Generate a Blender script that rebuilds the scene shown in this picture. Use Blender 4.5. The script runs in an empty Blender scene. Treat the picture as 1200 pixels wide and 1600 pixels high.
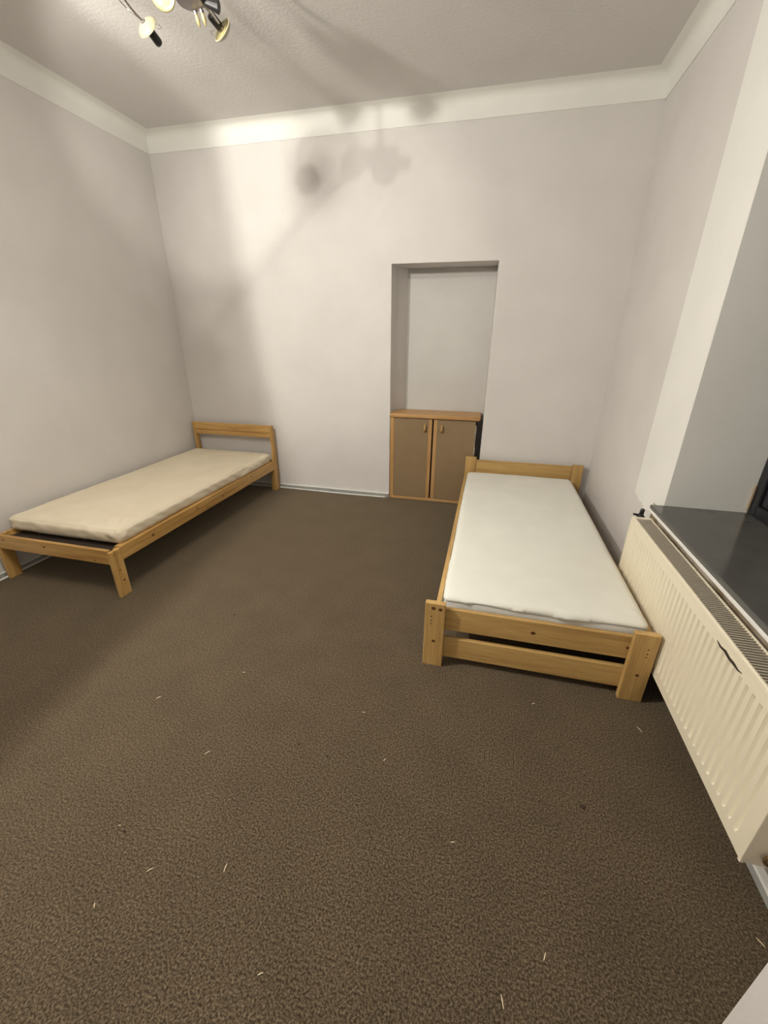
import bpy, bmesh, math, random
from mathutils import Vector, Matrix, noise

S = bpy.context.scene
C = S.collection
random.seed(7)

# ---------------------------------------------------------------- camera
F_PX = 642.42
YAW, PITCH, ROLL = -0.23965, 0.39991, 0.006497
cam_d = bpy.data.cameras.new('camera')
cam = bpy.data.objects.new('camera', cam_d)
C.objects.link(cam)
S.camera = cam
cam_d.sensor_fit = 'VERTICAL'
cam_d.sensor_height = 24.0
cam_d.lens = F_PX / 1600.0 * 24.0
cam_d.clip_start = 0.02
_f = Vector((math.sin(YAW) * math.cos(PITCH), math.cos(YAW) * math.cos(PITCH), -math.sin(PITCH)))
_r0 = Vector((math.cos(YAW), -math.sin(YAW), 0))
_u0 = _r0.cross(_f)
_r = _r0 * math.cos(ROLL) + _u0 * math.sin(ROLL)
_u = _r.cross(_f)
m = Matrix((_r, _u, -_f)).transposed().to_4x4()
m.translation = Vector((0, 0, 1.5))
cam.matrix_world = m

# ---------------------------------------------------------------- world (night outside) and exposure
w = bpy.data.worlds.new('night')
S.world = w
w.use_nodes = True
w.node_tree.nodes['Background'].inputs[0].default_value = (0.012, 0.015, 0.024, 1)
w.node_tree.nodes['Background'].inputs[1].default_value = 1.0
S.view_settings.view_transform = 'Standard'
S.view_settings.look = 'None'
S.view_settings.exposure = 0.0
S.view_settings.gamma = 1.0
S.view_settings.use_curve_mapping = False
LIGHT_COL = (1.0, 0.958, 0.865)
# lit bulbs of the two ceiling lamps: lamp, place, watts, radius, beam direction (None = bare bulb), beam angle, blend
LIT = [('near', (-2.10, 0.78, 2.55), 200.0, 0.05, (1.0, 0.14, 0.10), 178, 0.10),
       ('near', (-1.30, 1.05, 2.42), 35.0, 0.05, None, 0, 0),
       ('near', (-1.45, 1.30, 2.70), 36.0, 0.05, (-0.20, 0.10, -1.0), 112, 0.6),
       ('near', (-1.74, 0.95, 2.90), 66.0, 0.022, (0.06, 1.0, -0.26), 56, 0.5),
       ('far', (-1.98, 1.60, 2.60), 50.0, 0.04, (-0.25, 1.0, 0.13), 52, 0.55),
       ('near', (-1.20, 0.80, 2.68), 14.0, 0.05, (1.0, 0.30, -0.70), 86, 0.6)]

# ---------------------------------------------------------------- room measures
XL, XR, YB, YF = -3.038, 0.931, 3.838, -2.2
ZC, ZP = 3.075, 2.942        # ceiling, top of the tinted wall paint
WY0, WY1, WZ0, WZ1, WX = 0.80, 2.24, 0.70, 2.72, 1.29   # window opening

# ---------------------------------------------------------------- materials
def new_mat(name):
    mt = bpy.data.materials.new(name)
    mt.use_nodes = True
    nt = mt.node_tree
    b = nt.nodes['Principled BSDF']
    return mt, nt, b

def flat(name, col, rough=0.6, metal=0.0, spec=0.5, bump=0.0, bscale=200.0):
    mt, nt, b = new_mat(name)
    b.inputs['Base Color'].default_value = (*col, 1)
    b.inputs['Roughness'].default_value = rough
    b.inputs['Metallic'].default_value = metal
    b.inputs['Specular IOR Level'].default_value = spec
    if bump:
        tc = nt.nodes.new('ShaderNodeTexCoord')
        n = nt.nodes.new('ShaderNodeTexNoise')
        n.inputs['Scale'].default_value = bscale
        n.inputs['Detail'].default_value = 3
        bp = nt.nodes.new('ShaderNodeBump')
        bp.inputs['Strength'].default_value = bump
        bp.inputs['Distance'].default_value = 0.004
        nt.links.new(tc.outputs['Object'], n.inputs['Vector'])
        nt.links.new(n.outputs['Fac'], bp.inputs['Height'])
        nt.links.new(bp.outputs['Normal'], b.inputs['Normal'])
    return mt

def mottled(name, c1, c2, scale, rough=0.85, bump=0.3, bscale=60, bdist=0.004, spec=0.3, detail=4):
    mt, nt, b = new_mat(name)
    tc = nt.nodes.new('ShaderNodeTexCoord')
    n = nt.nodes.new('ShaderNodeTexNoise')
    n.inputs['Scale'].default_value = scale
    n.inputs['Detail'].default_value = detail
    r = nt.nodes.new('ShaderNodeValToRGB')
    r.color_ramp.elements[0].position = 0.32
    r.color_ramp.elements[1].position = 0.68
    r.color_ramp.elements[0].color = (*c1, 1)
    r.color_ramp.elements[1].color = (*c2, 1)
    nt.links.new(tc.outputs['Object'], n.inputs['Vector'])
    nt.links.new(n.outputs['Fac'], r.inputs['Fac'])
    nt.links.new(r.outputs['Color'], b.inputs['Base Color'])
    n2 = nt.nodes.new('ShaderNodeTexNoise')
    n2.inputs['Scale'].default_value = bscale
    n2.inputs['Detail'].default_value = 5
    bp = nt.nodes.new('ShaderNodeBump')
    bp.inputs['Strength'].default_value = bump
    bp.inputs['Distance'].default_value = bdist
    nt.links.new(tc.outputs['Object'], n2.inputs['Vector'])
    nt.links.new(n2.outputs['Fac'], bp.inputs['Height'])
    nt.links.new(bp.outputs['Normal'], b.inputs['Normal'])
    b.inputs['Roughness'].default_value = rough
    b.inputs['Specular IOR Level'].default_value = spec
    return mt

def carpet_mat():
    mt, nt, b = new_mat('brown_carpet')
    tc = nt.nodes.new('ShaderNodeTexCoord')
    a = nt.nodes.new('ShaderNodeTexNoise'); a.inputs['Scale'].default_value = 165; a.inputs['Detail'].default_value = 5
    a.inputs['Roughness'].default_value = 0.78
    d = nt.nodes.new('ShaderNodeTexNoise'); d.inputs['Scale'].default_value = 5; d.inputs['Detail'].default_value = 4
    ra = nt.nodes.new('ShaderNodeValToRGB')
    e = ra.color_ramp.elements
    e[0].position = 0.39; e[0].color = (0.0205, 0.0140, 0.0082, 1)
    e[1].position = 0.62; e[1].color = (0.190, 0.144, 0.095, 1)
    k = ra.color_ramp.elements.new(0.5); k.color = (0.0785, 0.0570, 0.0350, 1)
    rd = nt.nodes.new('ShaderNodeValToRGB')
    rd.color_ramp.elements[0].position = 0.3; rd.color_ramp.elements[0].color = (0.88, 0.88, 0.88, 1)
    rd.color_ramp.elements[1].position = 0.7; rd.color_ramp.elements[1].color = (1.06, 1.06, 1.06, 1)
    mx = nt.nodes.new('ShaderNodeMix'); mx.data_type = 'RGBA'; mx.blend_type = 'MULTIPLY'; mx.inputs[0].default_value = 1
    bp = nt.nodes.new('ShaderNodeBump'); bp.inputs['Strength'].default_value = 0.35; bp.inputs['Distance'].default_value = 0.005
    for n in (a, d): nt.links.new(tc.outputs['Object'], n.inputs['Vector'])
    nt.links.new(a.outputs['Fac'], ra.inputs['Fac']); nt.links.new(d.outputs['Fac'], rd.inputs['Fac'])
    nt.links.new(ra.outputs['Color'], mx.inputs[6]); nt.links.new(rd.outputs['Color'], mx.inputs[7])
    nt.links.new(mx.outputs[2], b.inputs['Base Color'])
    nt.links.new(a.outputs['Fac'], bp.inputs['Height']); nt.links.new(bp.outputs['Normal'], b.inputs['Normal'])
    b.inputs['Roughness'].default_value = 0.95; b.inputs['Specular IOR Level'].default_value = 0.1
    b.inputs['Sheen Weight'].default_value = 0.62; b.inputs['Sheen Roughness'].default_value = 0.45
    b.inputs['Sheen Tint'].default_value = (0.78, 0.66, 0.48, 1)
    return mt

def wood(name, axis, c1, c2, c3, rough=0.42, stretch=0.05, scale=26):
    """grain lines running along one axis of the object"""
    mt, nt, b = new_mat(name)
    tc = nt.nodes.new('ShaderNodeTexCoord')
    mp = nt.nodes.new('ShaderNodeMapping')
    sc = [1, 1, 1]; sc['xyz'.index(axis)] = stretch
    mp.inputs['Scale'].default_value = sc
    n = nt.nodes.new('ShaderNodeTexNoise'); n.inputs['Scale'].default_value = scale; n.inputs['Detail'].default_value = 3
    n.inputs['Distortion'].default_value = 0.5
    r = nt.nodes.new('ShaderNodeValToRGB'); e = r.color_ramp.elements
    e[0].position = 0.3; e[0].color = (*c1, 1); e[1].position = 0.72; e[1].color = (*c3, 1)
    k = e.new(0.5); k.color = (*c2, 1)
    n2 = nt.nodes.new('ShaderNodeTexNoise'); n2.inputs['Scale'].default_value = scale * 6; n2.inputs['Detail'].default_value = 2
    r2 = nt.nodes.new('ShaderNodeValToRGB')
    r2.color_ramp.elements[0].position = 0.35; r2.color_ramp.elements[0].color = (0.86, 0.82, 0.78, 1)
    r2.color_ramp.elements[1].position = 0.6; r2.color_ramp.elements[1].color = (1, 1, 1, 1)
    mx = nt.nodes.new('ShaderNodeMix'); mx.data_type = 'RGBA'; mx.blend_type = 'MULTIPLY'; mx.inputs[0].default_value = 1
    nt.links.new(tc.outputs['Object'], mp.inputs['Vector'])
    nt.links.new(mp.outputs['Vector'], n.inputs['Vector']); nt.links.new(mp.outputs['Vector'], n2.inputs['Vector'])
    nt.links.new(n.outputs['Fac'], r.inputs['Fac']); nt.links.new(n2.outputs['Fac'], r2.inputs['Fac'])
    nt.links.new(r.outputs['Color'], mx.inputs[6]); nt.links.new(r2.outputs['Color'], mx.inputs[7])
    nt.links.new(mx.outputs[2], b.inputs['Base Color'])
    b.inputs['Roughness'].default_value = rough
    return mt

M = {}
M['wall'] = mottled('lilac_grey_wall_paint', (0.66, 0.632, 0.61), (0.70, 0.672, 0.65), 3.0, 0.8, 0.25, 70, 0.003)
M['niche'] = mottled('darker_grey_niche', (0.54, 0.525, 0.50), (0.585, 0.568, 0.545), 3.0, 0.8, 0.3, 60, 0.003)  # darker grey than the wall, for the niche back
M['white'] = mottled('white_wall_paint', (0.79, 0.78, 0.74), (0.83, 0.82, 0.78), 3.0, 0.75, 0.3, 45, 0.003)
M['ceiling'] = mottled('ceiling_paint', (0.65, 0.625, 0.60), (0.69, 0.665, 0.64), 2.5, 0.9, 0.35, 55, 0.005)
M['carpet'] = carpet_mat()
for ax in 'xyz':
    M['pine_' + ax] = wood('honey_pine_' + ax, ax, (0.40, 0.220, 0.062), (0.57, 0.340, 0.108), (0.66, 0.43, 0.160))
    M['pale_' + ax] = wood('pale_pine_' + ax, ax, (0.42, 0.255, 0.088), (0.54, 0.348, 0.128), (0.60, 0.405, 0.16))
    M['beech_' + ax] = wood('beech_' + ax, ax, (0.46, 0.258, 0.095), (0.52, 0.302, 0.118), (0.57, 0.345, 0.148), 0.45)
M['end_grain'] = flat('pine_end_grain', (0.55, 0.33, 0.15), 0.6)
M['knot'] = flat('pine_knot', (0.105, 0.035, 0.012), 0.5)
M['taupe'] = mottled('taupe_laminate', (0.26, 0.18, 0.10), (0.28, 0.195, 0.11), 9, 0.4, 0.05, 60, 0.001, 0.4)
M['dark_chip_and_shade'] = flat('dark_chipboard_and_gap_shade', (0.035, 0.022, 0.014), 0.8)  # also colours the shade boards in the bed and cabinet gaps
M['pale_edge'] = flat('pale_broken_edge', (0.62, 0.52, 0.42), 0.7)
M['cream_sheet'] = mottled('cream_jersey_sheet', (0.74, 0.655, 0.50), (0.79, 0.705, 0.55), 6, 0.9, 0.25, 160, 0.002, 0.15)
M['white_sheet'] = mottled('white_jersey_sheet', (0.73, 0.72, 0.655), (0.765, 0.755, 0.69), 6, 0.9, 0.2, 160, 0.002, 0.15)
M['ticking'] = mottled('grey_white_mattress_cloth', (0.66, 0.675, 0.665), (0.71, 0.725, 0.715), 12, 0.8, 0.2, 120, 0.002, 0.2)
M['plastic'] = flat('clear_plastic_film', (0.8, 0.8, 0.78), 0.15, 0, 0.6)
M['rad'] = flat('cream_radiator_enamel', (0.84, 0.765, 0.60), 0.38, 0, 0.5)
M['rad_dark'] = flat('radiator_inside', (0.05, 0.042, 0.035), 0.8)
M['grille'] = flat('grey_beige_grille', (0.46, 0.41, 0.33), 0.5)
M['rust'] = flat('rusty_brown_metal', (0.16, 0.085, 0.035), 0.6, 0.3)
M['black'] = flat('black_plastic', (0.012, 0.011, 0.011), 0.4)
M['sill'] = mottled('dark_grey_sill', (0.088, 0.084, 0.077), (0.102, 0.098, 0.090), 8, 0.13, 0.05, 40, 0.001, 0.5)
M['frame'] = flat('charcoal_window_frame', (0.014, 0.014, 0.018), 0.35)
M['plaster'] = mottled('stained_plaster', (0.20, 0.135, 0.07), (0.50, 0.43, 0.34), 9, 0.9, 0.5, 40, 0.006)
M['batten'] = flat('beige_batten', (0.42, 0.31, 0.19), 0.6)
M['base'] = mottled('grey_skirting', (0.30, 0.30, 0.285), (0.40, 0.40, 0.38), 14, 0.5, 0.1, 60, 0.002)
M['gloss_white'] = flat('white_gloss_plastic', (0.76, 0.75, 0.71), 0.35)
M['chrome'] = flat('chrome', (0.72, 0.70, 0.68), 0.14, 1.0)
M['hub'] = flat('brushed_nickel', (0.34, 0.31, 0.30), 0.35, 0.9)
M['dish'] = flat('pale_glass_dish', (0.44, 0.40, 0.27), 0.25, 0.0, 0.7)
M['lens'] = flat('yellow_reflector', (0.50, 0.42, 0.20), 0.2, 0.0, 0.7)
M['straw'] = flat('straw', (0.72, 0.60, 0.42), 0.7)
M['leaf'] = flat('dark_crumb', (0.035, 0.02, 0.012), 0.8)
mt, nt, b = new_mat('window_glass')
b.inputs['Base Color'].default_value = (0.9, 0.93, 0.95, 1)
b.inputs['Transmission Weight'].default_value = 1.0
b.inputs['Roughness'].default_value = 0.0
b.inputs['IOR'].default_value = 1.45
M['glass'] = mt
mt, nt, b = new_mat('lit_bulb')
b.inputs['Base Color'].default_value = (1, 0.9, 0.7, 1)
b.inputs['Emission Color'].default_value = (1, 0.85, 0.6, 1)
b.inputs['Emission Strength'].default_value = 12.0
M['bulb'] = mt

# ---------------------------------------------------------------- mesh helpers
def bx(bm, x0, x1, y0, y1, z0, z1, bev=0.0, seg=2):
    vs = [bm.verts.new((x, y, z)) for z in (z0, z1) for y in (y0, y1) for x in (x0, x1)]
    fs = [bm.faces.new([vs[i] for i in q]) for q in
          ((0, 2, 3, 1), (4, 5, 7, 6), (0, 1, 5, 4), (2, 6, 7, 3), (0, 4, 6, 2), (1, 3, 7, 5))]
    if bev:
        es = list({e for f in fs for e in f.edges})
        bmesh.ops.bevel(bm, geom=es, offset=bev, segments=seg, profile=0.5, affect='EDGES', clamp_overlap=True)

def box(x0, x1, y0, y1, z0, z1, bev=0.0, seg=2):
    bm = bmesh.new(); bx(bm, x0, x1, y0, y1, z0, z1, bev, seg); return bm

def prism(bm, pts, axis, a0, a1):
    """extrude an outline (2-D points) along an axis"""
    def P(p, a):
        return {'x': (a, p[0], p[1]), 'y': (p[0], a, p[1]), 'z': (p[0], p[1], a)}[axis]
    A = [bm.verts.new(P(p, a0)) for p in pts]
    B = [bm.verts.new(P(p, a1)) for p in pts]
    bm.faces.new(A); bm.faces.new(B[::-1])
    for i in range(len(pts)):
        j = (i + 1) % len(pts)
        bm.faces.new((A[i], B[i], B[j], A[j]))
    bmesh.ops.recalc_face_normals(bm, faces=bm.faces)

def tube(bm, pts, r, n=10, caps=True):
    pts = [Vector(p) for p in pts]
    rings = []
    up = Vector((0.13, 0.31, 0.94)).normalized()
    for i, p in enumerate(pts):
        t = (pts[min(i + 1, len(pts) - 1)] - pts[max(i - 1, 0)]).normalized()
        a = t.cross(up)
        if a.length < 1e-3: a = t.cross(Vector((1, 0, 0)))
        a.normalize(); c = t.cross(a)
        rr = r[i] if isinstance(r, (list, tuple)) else r
        rings.append([bm.verts.new(p + (a * math.cos(k * 2 * math.pi / n) + c * math.sin(k * 2 * math.pi / n)) * rr) for k in range(n)])
    for q in range(len(rings) - 1):
        for k in range(n):
            bm.faces.new((rings[q][k], rings[q][(k + 1) % n], rings[q + 1][(k + 1) % n], rings[q + 1][k]))
    if caps:
        bm.faces.new(rings[0][::-1]); bm.faces.new(rings[-1])
    bmesh.ops.recalc_face_normals(bm, faces=bm.faces)

def lathe(bm, prof, loc, direction, n=28):
    """turn (radius, height) points about a direction through loc"""
    d = Vector(direction).normalized()
    a = d.cross(Vector((0, 0, 1)))
    if a.length < 1e-3: a = Vector((1, 0, 0))
    a.normalize(); c = d.cross(a); L = Vector(loc)
    rings = []
    for r, h in prof:
        rings.append([bm.verts.new(L + d * h + (a * math.cos(k * 2 * math.pi / n) + c * math.sin(k * 2 * math.pi / n)) * max(r, 1e-4)) for k in range(n)])
    for q in range(len(rings) - 1):
        for k in range(n):
            bm.faces.new((rings[q][k], rings[q][(k + 1) % n], rings[q + 1][(k + 1) % n], rings[q + 1][k]))
    bm.faces.new(rings[0][::-1]); bm.faces.new(rings[-1])
    bmesh.ops.recalc_face_normals(bm, faces=bm.faces)

def curve_pts(ctrl, n=10):
    """Catmull-Rom through control points"""
    P = [Vector(p) for p in ctrl]
    P = [P[0] * 2 - P[1]] + P + [P[-1] * 2 - P[-2]]
    out = []
    for i in range(1, len(P) - 2):
        for k in range(n):
            t = k / n
            a, b_, c, d = P[i - 1], P[i], P[i + 1], P[i + 2]
            out.append(0.5 * ((2 * b_) + (c - a) * t + (2 * a - 5 * b_ + 4 * c - d) * t * t + (3 * b_ - a - 3 * c + d) * t ** 3))
    out.append(P[-2])
    return out

def obj(name, bm, mat, parent=None, smooth=False, origin=None):
    """link a bmesh (world coordinates) as one object; verts become local to parent / origin"""
    o3 = Vector(origin) if origin is not None else Vector((0, 0, 0))
    if parent is not None:
        o3 = Vector(parent['base'])
    bmesh.ops.translate(bm, verts=bm.verts, vec=-o3)
    me = bpy.data.meshes.new(name)
    bm.to_mesh(me); bm.free()
    me.materials.append(mat)
    if smooth:
        for p in me.polygons: p.use_smooth = True
    o = bpy.data.objects.new(name, me)
    C.objects.link(o)
    if parent is not None:
        o.parent = parent
    else:
        o.location = o3
    o['base'] = tuple(o3)
    return o

def tag(o, label, cat, group=None):
    o['label'] = label; o['category'] = cat
    if group: o['group'] = group
    return o

def thing(name, loc, label, cat, group=None):
    o = bpy.data.objects.new(name, None)
    o.empty_display_size = 0.1
    C.objects.link(o); o.location = loc; o['base'] = tuple(loc)
    return tag(o, label, cat, group)

def struct(name, bm, mat, smooth=False):
    o = obj(name, bm, mat, None, smooth); o['kind'] = 'structure'
    return o

def smooth_angle(o, deg=40):
    me = o.data
    for p in me.polygons: p.use_smooth = True
    me.set_sharp_from_angle(angle=math.radians(deg))

# ================================================================ SETTING
bm = box(XL - 0.2, XR + 0.5, YF - 0.2, YB + 0.6, -0.12, 0.0)
struct('floor', bm, M['carpet'])
bm = box(XL - 0.2, XR + 0.5, YF - 0.2, YB + 0.6, ZC, ZC + 0.15)
struct('ceiling', bm, M['ceiling'])
struct('wall_left', box(XL - 0.2, XL, YF - 0.2, YB + 0.6, 0, ZC), M['wall'])
struct('wall_front', box(XL, XR + 0.5, YF - 0.2, YF, 0, ZC), M['wall'])

# back wall with the bricked-up doorway niche
AX0, AX1, AZ, AY = -0.886, -0.022, 2.068, 4.12
bm = bmesh.new()
prism(bm, [(XL, YB), (AX0, YB), (AX0 + 0.006, 3.985), (-0.800, AY), (-0.800, YB + 0.6), (XL, YB + 0.6)], 'z', 0, ZC)
prism(bm, [(AX1, YB), (XR + 0.5, YB), (XR + 0.5, YB + 0.6), (AX1 - 0.010, YB + 0.6), (AX1 - 0.010, AY)], 'z', 0, ZC)
bx(bm, AX0, AX1, YB, YB + 0.6, AZ, ZC)
bx(bm, -0.82, AX1 + 0.006, AY, YB + 0.6, 0, AZ)
bmesh.ops.recalc_face_normals(bm, faces=bm.faces)
wb = struct('wall_back', bm, M['wall'])
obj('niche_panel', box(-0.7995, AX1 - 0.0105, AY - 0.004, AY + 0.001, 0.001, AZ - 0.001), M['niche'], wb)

# right wall with the window recess and the pier close to the camera
bm = bmesh.new()
bx(bm, XR, XR + 0.5, WY1, YB, 0, ZC)
bx(bm, XR, XR + 0.5, YF, WY0, 0, ZC)
bx(bm, XR, XR + 0.5, WY0, WY1, 0, WZ0)
bx(bm, XR, XR + 0.5, WY0, WY1, WZ1, ZC)
bx(bm, 0.64, XR, -0.35, 0.571, 0, ZC, 0.006)
struct('wall_right', bm, M['wall'])

# white painted surround of the window: lining of the recess + band on the wall face, ragged lower edge
T = 0.004
bm = bmesh.new()
band = [(WY1, 0.665), (2.36, 0.655), (2.40, 0.625), (2.47, 0.612), (2.52, 0.630), (2.56, 0.622), (2.665, 0.648),
        (2.657, 1.4), (2.648, 2.30), (2.645, ZC - 0.001), (WY1, ZC - 0.001)]
prism(bm, band, 'x', XR - T, XR + 0.001)
bx(bm, XR - T, WX, WY1 - T, WY1 + 0.001, WZ0, WZ1)           # far reveal
bx(bm, XR - T, WX, WY0 - 0.001, WY0 + T, WZ0, WZ1)           # near reveal
bx(bm, XR - T, WX, WY0, WY1, WZ1 - T, WZ1 + 0.001)           # head
bx(bm, XR - T, XR + 0.001, WY0 - 0.3, WY1, WZ1 - T, ZC - 0.001)
bx(bm, XR - T, XR + 0.001, 0.60, WY0, 0.66, ZC - 0.001)
bmesh.ops.recalc_face_normals(bm, faces=bm.faces)
struct('trim_1', bm, M['white'])

# stained plaster below the sill, behind the radiator
bm = bmesh.new()
ys = [0.62 + i * (2.36 - 0.62) / 40 for i in range(41)]
top = [0.688 + random.uniform(-0.004, 0.004) for _ in ys]
bot = [0.52 + random.uniform(-0.02, 0.02) for _ in ys]
prism(bm, list(zip(ys, top)) + list(zip(ys, bot))[::-1], 'x', XR - 0.006, XR + 0.001)
struct('trim_2', bm, M['plaster'])

# rounded white cove between walls and ceiling
def cove(name, a, b_, inward):
    """profile from wall paint edge to ceiling with a soft fillet, extruded from a to b_"""
    A, B = Vector(a), Vector(b_)
    n = Vector(inward)
    R_ = 0.055
    prof = [(0.0, ZP), (0.006, ZP), (0.008, ZC - 0.008 - R_)]
    for k in range(1, 8):
        t = math.pi / 2 * k / 8
        prof.append((0.008 + R_ * (1 - math.cos(t)), ZC - 0.003 - R_ + R_ * math.sin(t)))
    prof += [(0.008 + R_ + 0.02, ZC - 0.002), (0.10, ZC + 0.001), (0.0, ZC + 0.001)]
    bm = bmesh.new()
    ra = [bm.verts.new(A + n * d + Vector((0, 0, z))) for d, z in prof]
    rb = [bm.verts.new(B + n * d + Vector((0, 0, z))) for d, z in prof]
    for i in range(len(prof)):
        j = (i + 1) % len(prof)
        bm.faces.new((ra[i], ra[j], rb[j], rb[i]))
    bm.faces.new(ra); bm.faces.new(rb[::-1])
    bmesh.ops.recalc_face_normals(bm, faces=bm.faces)
    o = struct(name, bm, M['white'])
    smooth_angle(o, 35)
cove('trim_3', (XL, YB, 0), (XR, YB, 0), (0, -1, 0))
cove('trim_4', (XL, YF, 0), (XL, YB, 0), (1, 0, 0))
cove('trim_5', (XR, 0.571, 0), (XR, YB, 0), (-1, 0, 0))

# thin grey skirting strips with a white bead along the top, and the white cable in front
def skirting(name, x0, x1, y0, y1, n):
    bm = bmesh.new()
    bx(bm, x0, x1, y0, y1, 0, 0.036, 0.002)
    o = struct(name, bm, M['base'])
    bm = bmesh.new()
    if n == 'y': bx(bm, x0, x1, y0 - 0.006, y1, 0.036, 0.047, 0.003)
    elif n == 'x': bx(bm, x0, x1 + 0.006, y0, y1, 0.036, 0.047, 0.003)
    else: bx(bm, x0 - 0.006, x1, y0, y1, 0.036, 0.047, 0.003)
    obj('bead', bm, M['gloss_white'], o)
    return o
skirting('baseboard_back', XL + 0.01, AX0 - 0.004, YB - 0.010, YB, 'y')
skirting('baseboard_left', XL, XL + 0.010, YF, YB - 0.012, 'x')
skirting('baseboard_right', XR - 0.010, XR, 0.572, YB - 0.002, '-x')

bm = bmesh.new()
pts = [(-3.019, -0.6, 0.0072), (-3.019, 0.8, 0.0072), (-3.018, 1.60, 0.0072), (-3.0185, 2.4, 0.0072), (-3.018, 3.4, 0.0072), (-3.012, 3.77, 0.0072), (-2.98, 3.815, 0.0072),
       (-2.5, 3.819, 0.0072), (-2.08, 3.819, 0.0072), (-1.75, 3.812, 0.0072), (-1.35, 3.803, 0.0072), (-1.05, 3.810, 0.0072), (-0.915, 3.813, 0.0072)]
tube(bm, curve_pts(pts, 8), 0.0072, 8)
o = obj('cable', bm, M['gloss_white'], None, True, (-2.05, 3.80, 0))
tag(o, 'white cable lying on the carpet along the left and back skirting', 'cable')
bm = box(-0.937, -0.929, 3.797, 3.826, 0.0, 0.019, 0.002)
obj('cable_clip', bm, M['gloss_white'], o)

# window: charcoal frame, sash, glass; dark sill
win = thing('window_1', (WX + 0.03, (WY0 + WY1) / 2, 0.725), '', '')
del win['label']; del win['category']
win['kind'] = 'structure'
def fr(name, y0, y1, z0, z1, x0, x1, bev=0.006):
    return obj(name, box(x0, x1, y0, y1, z0, z1, bev), M['frame'], win)
fy0, fy1, fz0, fz1 = WY0 + T, WY1 - T, 0.722, WZ1 - T
fr('frame_stile', fy1 - 0.055, fy1, fz0, fz1, WX, WX + 0.07)
fr('frame_stile', fy0, fy0 + 0.055, fz0, fz1, WX, WX + 0.07)
fr('frame_rail', fy0 + 0.055, fy1 - 0.055, fz0, fz0 + 0.055, WX, WX + 0.07)
fr('frame_rail', fy0 + 0.055, fy1 - 0.055, fz1 - 0.055, fz1, WX, WX + 0.07)
fr('mullion', 1.48, 1.56, fz0 + 0.055, fz1 - 0.055, WX, WX + 0.07)
for a, b_ in ((fy0 + 0.055, 1.48), (1.56, fy1 - 0.055)):
    z0, z1 = fz0 + 0.055, fz1 - 0.055
    s = bmesh.new()
    x0, x1 = WX + 0.012, WX + 0.058
    bx(s, x0, x1, a, a + 0.05, z0, z1, 0.008); bx(s, x0, x1, b_ - 0.05, b_, z0, z1, 0.008)
    bx(s, x0, x1, a + 0.045, b_ - 0.045, z0, z0 + 0.06, 0.008); bx(s, x0, x1, a + 0.045, b_ - 0.045, z1 - 0.05, z1, 0.008)
    sash = obj('sash', s, M['frame'], win)
    obj('glass_pane', box(WX + 0.032, WX + 0.038, a + 0.045, b_ - 0.045, z0 + 0.055, z1 - 0.045), M['glass'], sash)
# the wall beyond the glass closes the recess around the frame
obj('batten', box(WX - 0.010, WX - 0.001, WY1 - T - 0.010, WY1 - T - 0.001, 0.735, 0.86, 0.002), M['batten'], win)
bm = box(0.863, WX + 0.02, WY0 + T + 0.001, WY1 - T - 0.001, WZ0 + 0.001, 0.722, 0.005, 3)
sl = obj('window_sill', bm, M['sill'], win)
bm = box(0.866, XR - 0.007, WY0 + 0.02, WY1 - 0.006, 0.682, WZ0, 0.004)
obj('sill_apron', bm, M['white'], win)

# ================================================================ RADIATOR
RX0, RX1, RY0, RY1, RZ0, RZ1 = 0.811, 0.898, 0.897, 2.275, 0.158, 0.634
rad = thing('radiator', (0.855, 1.586, RZ0), 'long cream ribbed panel radiator mounted under the dark window sill', 'radiator')
def panel(x, sgn, name):
    """pressed steel panel: flat border and vertical ribs as relief"""
    bm = bmesh.new()
    pitch = 0.0345
    y0, y1 = RY0 + 0.010, RY1 - 0.010
    n = int((y1 - y0 - 0.05) / pitch)
    off = ((y1 - y0) - n * pitch) / 2
    cols = [(y0, 0)]
    for i in range(n):
        s = y0 + off + i * pitch
        cols += [(s + 0.002, 0), (s + 0.008, 1), (s + 0.012, 1), (s + 0.018, 0)]
    cols.append((y1, 0))
    zt, zb = RZ1 - 0.016, RZ0
    rows = [(zb, 0), (zb + 0.040, 0), (zb + 0.050, 1), (zt - 0.050, 1), (zt - 0.040, 0), (zt, 0)]
    dep = 0.0085
    g = [[bm.verts.new((x + sgn * dep * (a * c), y, z)) for (y, a) in cols] for (z, c) in rows]
    for r in range(len(rows) - 1):
        for k in range(len(cols) - 1):
            bm.faces.new((g[r][k], g[r][k + 1], g[r + 1][k + 1], g[r + 1][k]))
    ext = bmesh.ops.extrude_face_region(bm, geom=bm.faces[:])
    vs = [v for v in ext['geom'] if isinstance(v, bmesh.types.BMVert)]
    bmesh.ops.translate(bm, verts=vs, vec=(sgn * 0.012, 0, 0))
    bmesh.ops.recalc_face_normals(bm, faces=bm.faces)
    o = obj(name, bm, M['rad'], rad)
    smooth_angle(o, 30)
    return o
fp = panel(RX0 + 0.0015, 1, 'front_panel')
panel(RX1 - 0.0015, -1, 'back_panel')
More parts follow.
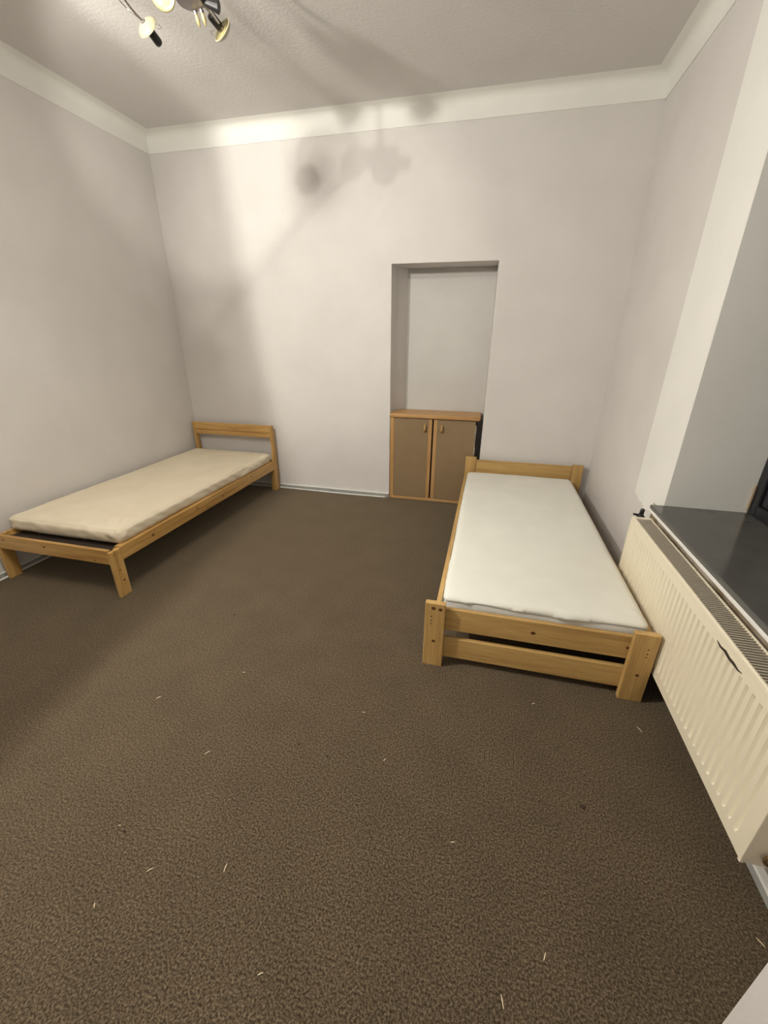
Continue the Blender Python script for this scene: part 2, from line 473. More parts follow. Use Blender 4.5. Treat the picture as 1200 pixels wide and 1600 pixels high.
# rolled top rail of the casing, the end panels, the inside
bm = bmesh.new()
bx(bm, RX0 - 0.001, RX0 + 0.010, RY0 + 0.004, RY1 - 0.004, RZ1 - 0.022, RZ1, 0.004, 3)
bx(bm, RX1 - 0.008, RX1 + 0.001, RY0 + 0.004, RY1 - 0.004, RZ1 - 0.022, RZ1, 0.003, 3)
bx(bm, RX0 + 0.008, RX1 - 0.006, RY1 - 0.028, RY1 - 0.004, RZ1 - 0.010, RZ1 - 0.001, 0.002)
bx(bm, RX0 + 0.008, RX1 - 0.006, RY0 + 0.004, RY0 + 0.026, RZ1 - 0.010, RZ1 - 0.001, 0.002)
obj('top_rim', bm, M['rad'], rad)
for a in (RY0, RY1 - 0.008):
    bm = bmesh.new()
    bx(bm, RX0 + 0.001, RX1 - 0.001, a, a + 0.008, RZ0 + 0.002, RZ1 - 0.004, 0.003)
    bx(bm, RX0 - 0.004, RX0 + 0.006, a - (0.001 if a == RY0 else 0.002), a + (0.010 if a == RY0 else 0.009), RZ0, RZ1 - 0.006, 0.002)
    obj('end_panel', bm, M['rad'], rad)
obj('convector_core', box(RX0 + 0.025, RX1 - 0.025, RY0 + 0.02, RY1 - 0.02, RZ0 + 0.02, RZ1 - 0.045), M['rad_dark'], rad)
bm = bmesh.new()
bx(bm, RX0 + 0.009, RX1 - 0.007, -0.0028, 0.0028, -0.012, 0.0, 0.0008, 1)
me = None
ny = 102
gy0, gy1 = RY0 + 0.032, RY1 - 0.034
for i in range(ny):
    y = gy0 + (gy1 - gy0) * i / (ny - 1)
    if me is None:
        bm2 = bm.copy(); bmesh.ops.translate(bm2, verts=bm2.verts, vec=(0, rad['base'][1], rad['base'][2]))
        o = obj('grille_bar', bm2, M['grille'], rad); me = o.data
        bm.free()
    else:
        o = bpy.data.objects.new('grille_bar', me); C.objects.link(o); o.parent = rad
    o.location = (0, y - rad['base'][1], RZ1 - 0.0015 - rad['base'][2])
# black paint chip on the front below the top rim
bm = bmesh.new()
ch = [(1.315, .590), (1.290, .588), (1.262, .594), (1.236, .589), (1.212, .591), (1.185, .587), (1.165, .590), (1.183, .583), (1.215, .582), (1.238, .581), (1.265, .585), (1.292, .582)]
prism(bm, ch, 'x', RX0 - 0.0012, RX0 + 0.0025)
obj('paint_chip', bm, M['dark_chip_and_shade'], rad)
# thermostat valve at the far end (black knob on top)
bm = bmesh.new()
lathe(bm, [(0.012, 0), (0.017, 0.004), (0.018, 0.022), (0.014, 0.034), (0.006, 0.036)], (0.862, 2.292, 0.618), (0, 1, 0.15), 18)
lathe(bm, [(0.009, 0), (0.011, 0.003), (0.011, 0.024), (0.007, 0.030)], (0.862, 2.309, 0.636), (0.1, 0.1, 1), 14)
tube(bm, [(0.845, 2.315, 0.628), (0.826, 2.312, 0.632)], 0.006, 8)
v = obj('valve', bm, M['black'], rad, True)
obj('valve_pipe', (lambda q: (tube(q, curve_pts([(0.862, 2.270, 0.605), (0.862, 2.30, 0.607), (0.868, 2.312, 0.57), (0.87, 2.314, 0.3), (0.87, 2.314, 0.003)], 6), 0.008, 10), q)[1])(bmesh.new()), M['rad'], rad, True)
# return valve and pipe at the near bottom corner
bm = bmesh.new()
tube(bm, curve_pts([(0.872, RY0 + 0.004, 0.205), (0.872, 0.878, 0.205), (0.874, 0.864, 0.200), (0.885, 0.858, 0.190), (0.905, 0.857, 0.186), (0.930, 0.857, 0.185)], 6), 0.009, 10)
p = obj('return_pipe', bm, M['gloss_white'], rad, True)
bm = bmesh.new()
pts = [(0.872 + 0.021 * math.cos(t), 0.888, 0.205 + 0.021 * math.sin(t)) for t in [k * 2 * math.pi / 20 for k in range(21)]]
tube(bm, pts, 0.005, 8, False)
obj('union_ring', bm, M['rust'], rad, True)
for y in (1.12, 2.05):
    obj('wall_bracket', box(RX1 - 0.002, XR - 0.006, y - 0.015, y + 0.015, 0.22, 0.56, 0.002), M['rad'], rad)

# ================================================================ MATTRESSES
def round_box(x0, x1, y0, y1, z0, z1, r, nx, ny, nz, fn):
    bm = bmesh.new(); V = {}
    def ease(t):  # pack rows towards the ends
        return t
    def P(i, j, k):
        if (i, j, k) in V: return V[(i, j, k)]
        p = Vector((x0 + (x1 - x0) * i / nx, y0 + (y1 - y0) * j / ny, z0 + (z1 - z0) * k / nz))
        q = Vector((min(max(p.x, x0 + r), x1 - r), min(max(p.y, y0 + r), y1 - r), min(max(p.z, z0 + r), z1 - r)))
        d = p - q
        if d.length > 1e-9:
            # only shrink to the radius where the point lies in an edge or corner zone
            nz_ = sum(1 for c in d if abs(c) > 1e-9)
            if nz_ > 1: p = q + d.normalized() * r
        nrm = d.normalized() if d.length > 1e-9 else Vector((0, 0, 1))
        V[(i, j, k)] = bm.verts.new(fn(p, nrm))
        return V[(i, j, k)]
    for i in range(nx):
        for j in range(ny):
            for k in (0, nz):
                q = [P(i, j, k), P(i + 1, j, k), P(i + 1, j + 1, k), P(i, j + 1, k)]
                bm.faces.new(q if k else q[::-1])
    for i in range(nx):
        for k in range(nz):
            for j in (0, ny):
                q = [P(i, j, k), P(i + 1, j, k), P(i + 1, j, k + 1), P(i, j, k + 1)]
                bm.faces.new(q[::-1] if j else q)
    for j in range(ny):
        for k in range(nz):
            for i in (0, nx):
                q = [P(i, j, k), P(i, j + 1, k), P(i, j + 1, k + 1), P(i, j, k + 1)]
                bm.faces.new(q if i else q[::-1])
    bmesh.ops.recalc_face_normals(bm, faces=bm.faces)
    return bm

def ridge(p, a, b_, wid, hgt):
    """height of a fold running from a to b_"""
    a, b_ = Vector(a), Vector(b_)
    t = max(0, min(1, (p - a).dot(b_ - a) / (b_ - a).length_squared))
    d = (p - (a + (b_ - a) * t)).length
    return hgt * math.exp(-(d / wid) ** 2) * (0.35 + 0.65 * math.sin(math.pi * (0.12 + 0.76 * t)))

# left mattress: cream fitted sheet
LX0, LX1, LY0, LY1, LZ0, LZ1 = -2.990, -2.112, 1.800, 3.720, 0.310, 0.417
def left_fn(p, n):
    side = 1 - abs(n.z)
    d = 0.004 * noise.noise(p * 3.1) + 0.0015 * noise.noise(p * 9)
    d += side * 0.009 * noise.noise(Vector((p.x * 14, p.y * 14 + p.z * 22, p.z * 6)))
    if n.z > 0.5:
        u = (p.x - LX0) / (LX1 - LX0); v_ = (p.y - LY0) / (LY1 - LY0)
        d += 0.012 * math.sin(math.pi * u) * math.sin(math.pi * v_) - 0.006
    d += ridge(p, (-2.30, 1.93, 0.417), (-2.15, 1.79, 0.37), 0.017, 0.016)
    d += ridge(p, (-2.22, 1.98, 0.417), (-2.115, 1.84, 0.36), 0.016, 0.017)
    d += ridge(p, (-2.42, 1.84, 0.417), (-2.20, 1.775, 0.34), 0.018, 0.010)
    d -= ridge(p, (-2.25, 1.95, 0.417), (-2.13, 1.81, 0.38), 0.015, 0.012)
    for k in range(5):
        y = 3.66 - 0.07 * k
        d += ridge(p, (-2.12, y, 0.395), (-2.11, y - 0.22, 0.325), 0.017, 0.010)
    q = p + n * d
    q.z = max(q.z, LZ0)
    q.x = max(q.x, XL + 0.025)
    return q
o = obj('mattress', round_box(LX0, LX1, LY0, LY1, LZ0, LZ1, 0.036, 80, 170, 10, left_fn), M['cream_sheet'], None, True, (-2.556, 2.76, LZ0))
tag(o, 'thin mattress in a cream fitted sheet on the left bed', 'mattress')

# right mattress: grey-white cover, white sheet over the top with a wavy hem
QX0, QX1, QY0, QY1, QZ0, QZ1 = -0.112, 0.768, 1.662, 3.722, 0.255, 0.372
def right_fn(p, n):
    side = 1 - abs(n.z)
    d = 0.003 * noise.noise(p * 3.3) + side * 0.003 * noise.noise(Vector((p.x * 16, p.y * 16, p.z * 5)))
    if n.z > 0.5:
        u = (p.x - QX0) / (QX1 - QX0); v_ = (p.y - QY0) / (QY1 - QY0)
        d += 0.016 * (max(0, math.sin(math.pi * u)) ** .6) * (max(0, math.sin(math.pi * v_)) ** .5) - 0.004
    return p + n * d
bm = round_box(QX0, QX1, QY0, QY1, QZ0, QZ1, 0.026, 60, 130, 8, right_fn)
o = obj('mattress', bm, M['ticking'], None, True, (0.33, 2.69, QZ0))
tag(o, 'mattress with white sheet and grey front edge on the right bed by the radiator', 'mattress')
def sheet_fn(p, n):
    q = right_fn(p, n) + n * 0.004
    d = ridge(p, (0.00, 1.66, 0.375), (-0.01, 1.655, 0.345), 0.016, 0.009)
    d += ridge(p, (0.47, 1.66, 0.372), (0.43, 1.65, 0.34), 0.017, 0.008)
    d += ridge(p, (0.72, 1.75, 0.372), (0.78, 1.70, 0.33), 0.014, 0.006)
    return q + n * d
bm = round_box(QX0, QX1, QY0, QY1, QZ0, QZ1, 0.026, 60, 130, 8, sheet_fn)
# hem: low on the long sides, high and wavy on the front
for v in bm.verts:
    pass
kill = []
for f in bm.faces:
    c = f.calc_center_median()
    hem = 0.30
    if c.y < QY0 + 0.03:
        hem = 0.353 + 0.004 * math.sin(c.x * 9.0 + 1.2) + 0.003 * math.sin(c.x * 23)
    if c.z < hem: kill.append(f)
bmesh.ops.delete(bm, geom=kill, context='FACES')
for v in bm.verts:
    if v.co.y < QY0 + 0.012 and v.is_boundary:
        v.co.z = 0.352 + 0.005 * math.sin(v.co.x * 9.0 + 1.2) + 0.002 * math.sin(v.co.x * 23)
sh = obj('sheet', bm, M['white_sheet'], o, True)
sd = sh.modifiers.new('thick', 'SOLIDIFY'); sd.thickness = 0.0025; sd.offset = 1
bm = bmesh.new()
for k in range(4):
    a = Vector((0.715 + 0.014 * k, 1.653 - 0.004, 0.350 - 0.004 * k))
    tube(bm, [a, a + Vector((0.012, -0.002, -0.014)), a + Vector((0.018, 0.004, -0.034))], [0.004, 0.006, 0.003], 7)
obj('plastic_film', bm, M['plastic'], o, True)

# ================================================================ BED ON THE LEFT
bedL = thing('bed', (-2.56, 2.76, 0), 'low honey pine single bed with open headboard against the left wall', 'bed')
BX0, BX1, BYF, BYH = -3.006, -2.088, 1.698, 3.810
def leg_l(x0, x1):
    bm = bmesh.new(); bx(bm, x0, x1, BYF, BYF + 0.080, 0, 0.314, 0.003); return bm
obj('leg', leg_l(BX1 - 0.024, BX1), M['pine_z'], bedL)
obj('leg', leg_l(BX0, BX0 + 0.024), M['pine_z'], bedL)
for s in (0, 1):
    x0 = BX1 - 0.026 if s else BX0
    x1 = x0 + 0.026
    # headboard post: broad foot, narrower leaning top with a rounded end
    prof = [(BYH - 0.083, 0), (BYH, 0), (BYH, 0.33), (BYH - 0.004, 0.42), (BYH - 0.012, 0.60), (BYH - 0.020, 0.668), (BYH - 0.030, 0.680), (BYH - 0.046, 0.681),
            (BYH - 0.058, 0.672), (BYH - 0.062, 0.655), (BYH - 0.062, 0.60), (BYH - 0.060, 0.47), (BYH - 0.066, 0.40), (BYH - 0.083, 0.345)]
    bm = bmesh.new(); prism(bm, prof, 'x', x0, x1)
    bmesh.ops.bevel(bm, geom=[e for e in bm.edges], offset=0.002, segments=1, affect='EDGES', clamp_overlap=True)
    obj('headboard_post', bm, M['pine_z'], bedL)
    xi = (BX1 - 0.052, BX1 - 0.028) if s else (BX0 + 0.028, BX0 + 0.052)
    obj('rail_block', box(xi[0], xi[1], BYH - 0.078, BYH - 0.035, 0, 0.228, 0.002), M['pine_z'], bedL)
# side rails and foot rail
ir = BX1 - 0.026
obj('side_rail', box(ir - 0.0235, BX1 - 0.004, BYF + 0.082, BYH - 0.086, 0.228, 0.318, 0.003), M['pine_y'], bedL)
obj('side_rail', box(BX0 + 0.004, BX0 + 0.0275, BYF + 0.082, BYH - 0.086, 0.228, 0.318, 0.003), M['pine_y'], bedL)
obj('foot_rail', box(BX0 + 0.001, BX1 - 0.025, BYF + 0.006, BYF + 0.030, 0.228, 0.322, 0.003), M['pine_x'], bedL)
obj('head_rail', box(BX0 + 0.028, BX1 - 0.053, BYH - 0.034, BYH - 0.012, 0.228, 0.318, 0.003), M['pine_x'], bedL)
# headboard: wide board above, thin step lip below
bm = bmesh.new()
prism(bm, [(BYH - 0.060, 0.608), (BYH - 0.040, 0.604), (BYH - 0.030, 0.672), (BYH - 0.036, 0.679), (BYH - 0.045, 0.679), (BYH - 0.050, 0.674)], 'x', BX0 + 0.027, BX1 - 0.027)
obj('headboard_board', bm, M['pine_x'], bedL)
obj('headboard_lip', box(BX0 + 0.027, BX1 - 0.027, BYH - 0.058, BYH - 0.036, 0.558, 0.603, 0.003), M['pine_x'], bedL)
sm = None
for i in range(14):
    y = 1.89 + i * (3.69 - 1.89) / 13
    if sm is None:
        o = obj('slat', box(BX0 + 0.029, ir - 0.025, y - 0.040, y + 0.040, 0.292, 0.3095, 0.002), M['pale_x'], bedL); sm = o.data; y_first = y
    else:
        o = bpy.data.objects.new('slat', sm); C.objects.link(o); o.parent = bedL; o.location = (0, y - y_first, 0)
obj('gap_shade_board', box(BX0 + 0.052, ir - 0.048, 1.732, 1.850, 0.278, 0.290), M['dark_chip_and_shade'], bedL)  # dark board added to stand in for shade behind the foot rail
for sx in (BX0 + 0.029, ir - 0.047):
    obj('slat_ledge', box(sx, sx + 0.022, BYF + 0.085, BYH - 0.09, 0.262, 0.293), M['pine_y'], bedL)

def knot(parent, c, axis, r, squash=0.6, mat=None):
    """flush brown knot or bolt hole: a thin irregular disc let into the surface"""
    bm = bmesh.new()
    pts = []
    for k in range(10):
        t = k * 2 * math.pi / 10
        rr = r * (1 + 0.18 * noise.noise(Vector((c[0] * 40, c[1] * 40 + k, c[2] * 40))))
        pts.append((rr * math.cos(t), rr * squash * math.sin(t)))
    if axis == 'x': prism(bm, [(c[1] + a, c[2] + b_) for a, b_ in pts], 'x', c[0] - 0.002, c[0] + 0.0006)
    elif axis == '-x': prism(bm, [(c[1] + a, c[2] + b_) for a, b_ in pts], 'x', c[0] - 0.0006, c[0] + 0.002)
    else: prism(bm, [(c[0] + a, c[2] + b_) for a, b_ in pts], 'y', c[1] - 0.0006, c[1] + 0.002)
    return obj('knot' if r > 0.0045 else 'bolt_hole', bm, mat or M['knot'], parent)
for c, r in (((-2.93, BYF + 0.006, 0.293), .009), ((-2.60, BYF + 0.006, 0.286), .010), ((-2.22, BYF + 0.006, 0.246), .006)):
    knot(bedL, c, 'y', r)
for y, z, r in ((2.04, .275, .010), (2.50, .285, .008), (2.83, .265, .008), (3.30, .29, .008), (2.62, .25, .006)):
    knot(bedL, (BX1 - 0.004, y, z), 'x', r, 0.9)
for y, z, r in ((1.745, .105, .008), (1.722, .29, .004), (1.755, .29, .004), (1.735, .18, .006)):
    knot(bedL, (BX1, y, z), 'x', r, 0.8)
for x, z, r in ((-2.53, .653, .007), (-2.27, .640, .006), (-2.72, .582, .006)):
    knot(bedL, (x, BYH - 0.0575 + (z - .608) * 0.14 if z > .605 else BYH - 0.058, z), 'y', r)

# ================================================================ BED ON THE RIGHT
bedR = thing('bed', (0.305, 2.70, 0), 'pale pine single bed with square posts and slatted footboard beside the radiator', 'bed')
PX = ((-0.190, -0.095), (0.702, 0.800))
for (x0, x1) in PX:
    obj('foot_post', box(x0, x1, 1.605, 1.635, 0, 0.364, 0.003), M['pale_z'], bedR)
    hx = x0 + 0.043 if x0 < 0 else x0 + 0.075
    obj('head_post', box(hx, hx + (0.098 if x0 < 0 else 0.092), 3.770, 3.797, 0, 0.498 if x0 < 0 else 0.486, 0.004), M['pale_z'], bedR)
obj('foot_rail', box(-0.135, 0.745, 1.636, 1.658, 0.203, 0.324, 0.004), M['pale_x'], bedR)
obj('foot_rail', box(-0.135, 0.745, 1.636, 1.658, 0.040, 0.157, 0.004), M['pale_x'], bedR)
obj('head_rail', box(-0.048, 0.776, 3.774, 3.794, 0.350, 0.474, 0.004), M['pale_x'], bedR)
obj('head_rail', box(-0.048, 0.776, 3.774, 3.794, 0.150, 0.270, 0.004), M['pale_x'], bedR)
obj('side_rail', box(-0.146, -0.122, 1.660, 3.769, 0.203, 0.324, 0.003), M['pale_y'], bedR)
obj('side_rail', box(0.776, 0.800, 1.660, 3.769, 0.203, 0.324, 0.003), M['pale_y'], bedR)
for sx in (-0.1215, 0.7535):
    obj('slat_ledge', box(sx, sx + 0.022, 1.662, 3.76, 0.205, 0.236), M['pale_y'], bedR)
sm = None
for i in range(13):
    y = 1.72 + i * (3.69 - 1.72) / 12
    if sm is None:
        o = obj('slat', box(-0.121, 0.775, y - 0.04, y + 0.04, 0.2365, 0.2545, 0.002), M['pale_x'], bedR); sm = o.data; y_first = y
    else:
        o = bpy.data.objects.new('slat', sm); C.objects.link(o); o.parent = bedR; o.location = (0, y - y_first, 0)
for x, z, r in ((-0.150, .338, .010), (-0.118, .335, .009), (-0.142, .150, .009), (0.752, .148, .008)):
    knot(bedR, (x, 1.605, z), 'y', r, 0.9)
for x in (-0.158, 0.765):
    for z in (.250, .268, .292):
        knot(bedR, (x, 1.605, z), 'y', .0038, 1.0)
knot(bedR, (0.305, 1.636, 0.262), 'y', .011, 0.8)
knot(bedR, (0.70, 1.636, 0.262), 'y', .009, 0.7)

# ================================================================ CABINET IN THE NICHE
cab = thing('cabinet', (-0.47, 3.95, 0), 'low beech cabinet with two taupe doors standing in the wall niche', 'cabinet')
CX0, CX1, CY0, CY1, CZT = -0.878, -0.078, 3.828, 4.110, 0.817
obj('side_panel', box(CX0, CX0 + 0.036, CY0, CY1, 0.004, CZT, 0.002), M['beech_z'], cab)
bm = box(CX1 - 0.018, CX1, CY0 + 0.012, CY1, 0.004, CZT, 0.001)
obj('side_panel', bm, M['dark_chip_and_shade'], cab)
# torn pale veneer edge on the right side
bm = bmesh.new()
zz = [0.05 + i * 0.0315 for i in range(24)]
pts = [(CX1 - 0.002, zz[0])] + [(CX1 + 0.001 + random.uniform(-0.003, 0.003), z) for z in zz] + [(CX1 - 0.006, zz[-1])] + [(CX1 - 0.008 + random.uniform(-0.003, 0.002), z) for z in zz[::-1]]
prism(bm, pts, 'y', CY0 + 0.006, CY0 + 0.012)
obj('torn_edge', bm, M['pale_edge'], cab)
obj('bottom_panel', box(CX0 + 0.036, CX1 - 0.018, CY0 - 0.006, CY1, 0.004, 0.030, 0.003), M['beech_x'], cab)
obj('back_panel', box(CX0 + 0.036, CX1 - 0.018, CY1 - 0.006, CY1, 0.052, CZT), M['dark_chip_and_shade'], cab)
obj('shelf', box(CX0 + 0.036, -0.4925, CY0 + 0.04, CY1 - 0.008, 0.42, 0.438), M['beech_x'], cab)
bm = bmesh.new()
prism(bm, [(CX0 - 0.006, CY0 - 0.004), (CX0 + 0.028, CY0 - 0.027), (CX1 + 0.030, CY0 - 0.027), (CX1 + 0.030, CY1), (CX0 + 0.02, CY1), (CX0 - 0.001, CY0 + 0.08)], 'z', CZT + 0.0005, CZT + 0.036)
bmesh.ops.bevel(bm, geom=bm.edges[:], offset=0.009, segments=3, affect='EDGES', clamp_overlap=True)
o = obj('top_panel', bm, M['beech_x'], cab); smooth_angle(o, 50)
for i in range(4):
    x = CX0 + 0.02 if i % 2 == 0 else CX1 - 0.03; y = CY0 + 0.03 if i < 2 else CY1 - 0.03
    bm = bmesh.new(); lathe(bm, [(0.012, 0), (0.012, 0.004)], (x, y, 0), (0, 0, 1), 12)
    obj('foot', bm, M['black'], cab)
def door(x0, x1, stile):
    z0, z1 = 0.033, CZT - 0.006
    y0, y1 = CY0 - 0.004, CY0 + 0.013
    if stile == 'r': px0, px1, sx0, sx1 = x0, x1 - 0.032, x1 - 0.032, x1
    else: px0, px1, sx0, sx1 = x0 + 0.032, x1, x0, x0 + 0.032
    d = obj('door', box(px0, px1, y0, y1, z0, z1, 0.0012, 1), M['taupe'], cab)
    obj('door_edge_strip', box(sx0, sx1, y0 - 0.001, y1, z0, z1, 0.0015), M['beech_z'], d)
    kx = -0.545 if stile == 'r' else -0.388
    bm = bmesh.new()
    # oval pull: a beech half ring standing off the door
    ring = []
    for k in range(13):
        t = math.pi * k / 12
        ring.append((kx, y0 + 0.002 - 0.026 * math.sin(t), 0.728 + 0.030 * math.cos(t)))
    tube(bm, ring, [0.009 - 0.002 * abs(6 - k) / 6 for k in range(13)], 10)
    bmesh.ops.scale(bm, verts=bm.verts, vec=(1.25, 1, 1), space=Matrix.Translation((-kx, 0, 0)))
    obj('handle', bm, M['beech_z'], d, True)
    return d
door(CX0 + 0.038, -0.481, 'r')
d2 = door(-0.464, CX1 - 0.008, 'l')
obj('door_gap_shade', box(-0.492, -0.454, CY0 + 0.016, CY1 - 0.008, 0.031, CZT - 0.001), M['dark_chip_and_shade'], cab)  # added dark backing, so the gap between the doors reads as shade

# ================================================================ CEILING LAMP
HUB = Vector((-1.412, 2.205, 2.846))
lamp = thing('ceiling_lamp', (HUB.x, HUB.y, ZC), 'chrome multi-arm spot lamp with round dish heads hanging from the ceiling', 'lamp')
bm = bmesh.new()
lathe(bm, [(0.062, 0), (0.065, -0.004), (0.060, -0.030), (0.045, -0.042), (0.012, -0.046), (0.010, -0.14), (0.010, -0.20)], (HUB.x, HUB.y, ZC - 0.0005), (0, 0, 1))
obj('ceiling_rose', bm, M['chrome'], lamp, False)
bm = bmesh.new()
lathe(bm, [(0.010, 0.03), (0.055, 0.024), (0.062, 0.012), (0.062, -0.012), (0.052, -0.024), (0.010, -0.028)], HUB, (0, 0, 1))
smooth_angle(obj('hub', bm, M['hub'], lamp), 40)

def head(loc, n, lit=False, scale=1.0):
    L, n = Vector(loc), Vector(n).normalized()
    s = scale
    bm = bmesh.new()
    lathe(bm, [(0.010 * s, -0.020 * s), (0.022 * s, -0.018 * s), (0.040 * s, -0.010 * s), (0.050 * s, 0.000), (0.051 * s, 0.004 * s), (0.047 * s, 0.005 * s), (0.046 * s, 0.001 * s), (0.012 * s, -0.006 * s)], L, n)
    h = obj('dish', bm, M['dish'], lamp); smooth_angle(h, 50)
    bm = bmesh.new()
    lathe(bm, [(0.044 * s, 0.001 * s), (0.030 * s, -0.004 * s), (0.013 * s, -0.006 * s), (0.013 * s, -0.004 * s), (0.030 * s, -0.002 * s), (0.044 * s, 0.003 * s)], L, n)
    obj('reflector', bm, M['lens'], h, True)
    bm = bmesh.new()
    lathe(bm, [(0.011 * s, -0.022 * s), (0.013 * s, 0.000), (0.013 * s, 0.010 * s), (0.011 * s, 0.0119 * s)], L, n, 18)
    obj('socket', bm, M['hub'], h)
    bm = bmesh.new()
    lathe(bm, [(0.014 * s, 0.012 * s), (0.0175 * s, 0.016 * s), (0.018 * s, 0.060 * s), (0.014 * s, 0.068 * s), (0.003 * s, 0.070 * s)], L, n, 18)
    obj('bulb', bm, M['bulb'] if lit else M['black'], h, True)
    # little wire bracket at the rim
    a = n.cross(Vector((0, 0, 1))).normalized()
    bm = bmesh.new()
    tube(bm, [L + a * 0.048 * s, L + a * 0.066 * s + n * 0.004, L + a * 0.068 * s + n * 0.022 * s, L + a * 0.050 * s + n * 0.018 * s], 0.0016, 6)
    obj('bracket', bm, M['chrome'], h)
    return L - n * 0.020 * s, h

def arm(ctrl, r=0.005):
    bm = bmesh.new(); tube(bm, curve_pts(ctrl, 10), r, 10)
    return obj('arm', bm, M['chrome'], lamp, True)

H1, N1 = Vector((-1.675, 2.25, 2.80)), Vector((0.15, 0.87, -0.48)).normalized()
H2, N2 = Vector((-1.354, 2.351, 2.80)), Vector((-0.36, -0.84, 0.45)).normalized()
b1, _ = head(H1, N1)
b2, _ = head(H2, N2)
arm([HUB + Vector((-0.05, -0.02, 0)), (-1.56, 2.00, 2.90), (-1.66, 1.98, 2.92), (-1.705, 2.09, 2.885), (-1.698, 2.185, 2.835), b1])
arm([HUB + Vector((-0.05, -0.03, 0.006)), (-1.58, 1.97, 2.93), (-1.70, 1.98, 2.95), (-1.755, 2.11, 2.905), (-1.735, 2.19, 2.85), b1 + Vector((-0.004, 0.0, 0.004))], 0.003)
arm([HUB + Vector((0.03, 0.03, -0.010)), (-1.362, 2.28, 2.825), b2], 0.006)
# small clear pin bulbs hanging from the hub
for dx, dy in ((-0.010, 0.052), (0.022, 0.050)):
    bm = bmesh.new()
    lathe(bm, [(0.006, 0), (0.008, 0.008), (0.0085, 0.022), (0.003, 0.040)], HUB + Vector((dx, dy, -0.030)), (0.1, 0.35, -1), 12)
    obj('pin_bulb', bm, M['lens'], lamp, True)
    bm = bmesh.new()
    lathe(bm, [(0.009, -0.008), (0.009, 0.002)], HUB + Vector((dx, dy, -0.030)), (0.1, 0.35, -1), 12)
    obj('pin_socket', bm, M['hub'], lamp)
bm = bmesh.new()
lathe(bm, [(0.014, 0), (0.018, 0.03), (0.022, 0.058), (0.018, 0.060)], HUB + Vector((0.055, 0.030, -0.012)), (0.9, 0.3, -0.25), 18)
obj('black_socket', bm, M['black'], lamp)
bm = bmesh.new()
lathe(bm, [(0.010, -0.016), (0.040, -0.008), (0.052, 0.004), (0.046, 0.006), (0.012, -0.004)], (-1.512, 2.165, 2.842), (0.25, -0.75, -0.35), 28)
obj('dish', bm, M['lens'], lamp, True)
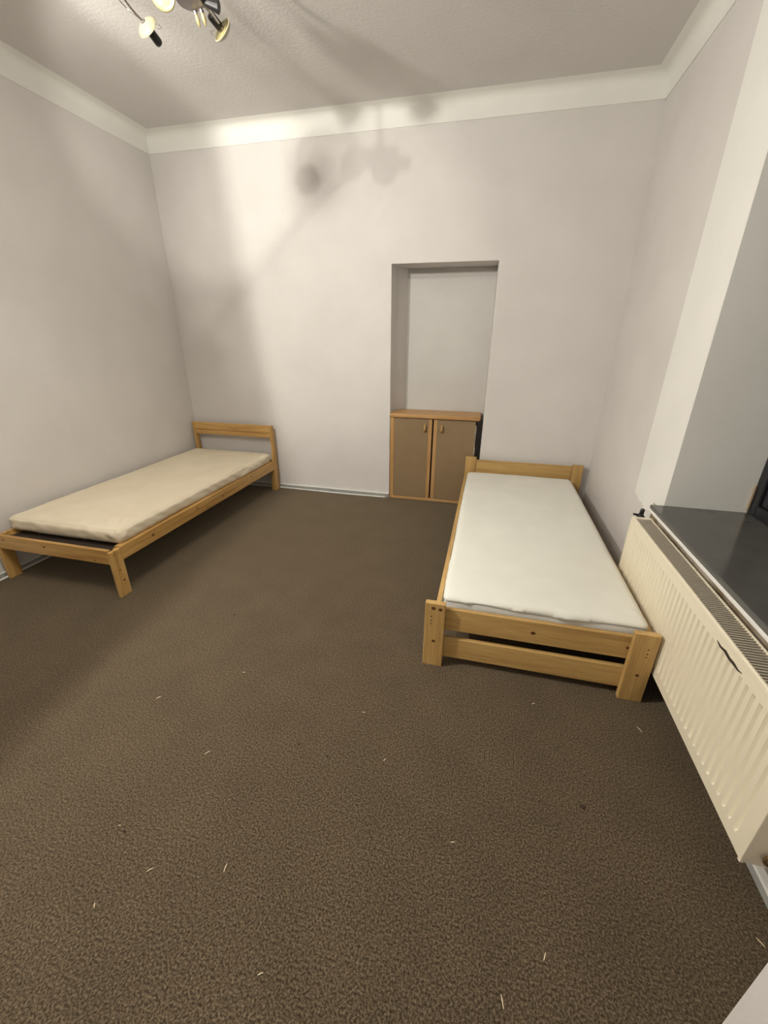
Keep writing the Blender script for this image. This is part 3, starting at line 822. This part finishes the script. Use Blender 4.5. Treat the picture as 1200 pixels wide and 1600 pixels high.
# lit heads, out of the photograph's view: one on this lamp, the others on a second lamp nearer the camera
HUB2 = Vector((-1.72, 0.78, 2.90))
lampA = lamp
lampB = thing('ceiling_lamp', (HUB2.x, HUB2.y, ZC), 'second chrome spot lamp nearer the camera, with its bulbs lit', 'lamp')
lamp = lampB
bm = bmesh.new()
lathe(bm, [(0.062, 0), (0.065, -0.004), (0.060, -0.030), (0.045, -0.042), (0.012, -0.046), (0.010, -0.10), (0.010, -0.16)], (HUB2.x, HUB2.y, ZC - 0.0005), (0, 0, 1))
obj('ceiling_rose', bm, M['chrome'], lamp, False)
bm = bmesh.new()
lathe(bm, [(0.010, 0.02), (0.045, 0.016), (0.050, 0.0), (0.045, -0.016), (0.010, -0.02)], HUB2, (0, 0, 1))
smooth_angle(obj('hub', bm, M['hub'], lamp), 40)
for which, c, watt, rad_, d, ang, blend in LIT:
    lamp, hub = (lampA, HUB) if which == 'far' else (lampB, HUB2)
    Lc = Vector(c)
    out = Vector(((Lc.x - hub.x), (Lc.y - hub.y), 0)).normalized()
    n = Vector(d if d else (0, 0, -1)).normalized()
    if d:
        bk, h = head(Lc - n * 0.10, n, lit=True)
    else:
        bm = bmesh.new(); lathe(bm, [(0.011, 0), (0.013, 0.004), (0.013, 0.036), (0.010, 0.040)], Lc + Vector((0, 0, 0.085)), (0, 0, 1), 18)
        h = obj('socket', bm, M['black'], lamp)
        bm = bmesh.new(); lathe(bm, [(0.003, 0), (0.012, 0.003), (0.016, 0.012), (0.013, 0.026), (0.010, 0.030)], Lc + Vector((0, 0, 0.055)), (0, 0, 1), 18)
        obj('bulb', bm, M['bulb'], h, True)
        bk = Lc + Vector((0, 0, 0.125))
    mid = (hub + bk) / 2
    arm([hub + out * 0.04, mid + Vector((0, 0, 0.06)), bk + Vector((0, 0, 0.03)), bk], 0.005)
    ld = bpy.data.lights.new('bulb_light', 'SPOT' if d else 'POINT'); ld.energy = watt; ld.color = LIGHT_COL; ld.shadow_soft_size = rad_
    lo = bpy.data.objects.new('bulb_light', ld); C.objects.link(lo); lo.parent = lamp
    lo.location = Lc - Vector(lamp['base'])
    if d:
        ld.spot_size = math.radians(ang); ld.spot_blend = blend
        lo.rotation_euler = n.to_track_quat('-Z', 'Y').to_euler()

# ================================================================ BITS ON THE CARPET
F_CR = Vector((0, 0, 1.5))
straws = [((-1.31, 1.10), .9, .020), ((-0.93, 0.92), 1.0, .022), ((-0.64, 0.60), 1.7, .022), ((-0.86, .54), .8, .018), ((-1.05, .62), .4, .008),
          ((-0.42, .42), .6, .014), ((0.03, .84), .3, .012), ((0.29, .63), 1.2, .018), ((0.18, .52), 1.8, .024), ((0.14, .47), .1, .010),
          ((0.33, 1.48), .5, .014), ((0.75, 1.45), 2.0, .026), ((-0.39, 1.25), .2, .010), ((-0.25, 1.06), 1.1, .010), ((-0.95, .43), 2.2, .012),
          ((-1.02, 1.33), .3, .012), ((0.86, .80), 2.2, .020)]
for (x, y), a, L in straws:
    bm = bmesh.new()
    d = Vector((math.cos(a), math.sin(a), 0)) * L / 2
    tube(bm, [Vector((x, y, .0016)) - d, Vector((x, y, .0030)), Vector((x, y, .0016)) + d], [.0010, .0014, .0009], 6)
    o = obj('straw_bit', bm, M['straw'], None, False, (x, y, 0))
    tag(o, 'tiny pale straw bit lying on the brown carpet', 'debris', 'straw bits scattered on the carpet')
for (x, y), L in (((0.46, 1.06), .016), ((-0.47, 1.02), .009), ((-1.32, 1.72), .009), ((-0.60, 1.04), .008), ((-1.02, .61), .007)):
    bm = bmesh.new()
    pts = [(x + L * .6 * math.cos(t) * (1 + .3 * math.sin(3 * t)), y + L * .5 * math.sin(t)) for t in [k * 2 * math.pi / 9 for k in range(9)]]
    prism(bm, pts, 'z', .0002, .0045)
    bmesh.ops.bevel(bm, geom=bm.edges[:], offset=.0012, segments=1, affect='EDGES', clamp_overlap=True)
    o = obj('dark_crumb', bm, M['leaf'], None, False, (x, y, 0))
    tag(o, 'small dark brown crumb lying on the carpet', 'debris', 'dark crumbs scattered on the carpet')

for o in bpy.data.objects:
    if 'base' in o: del o['base']
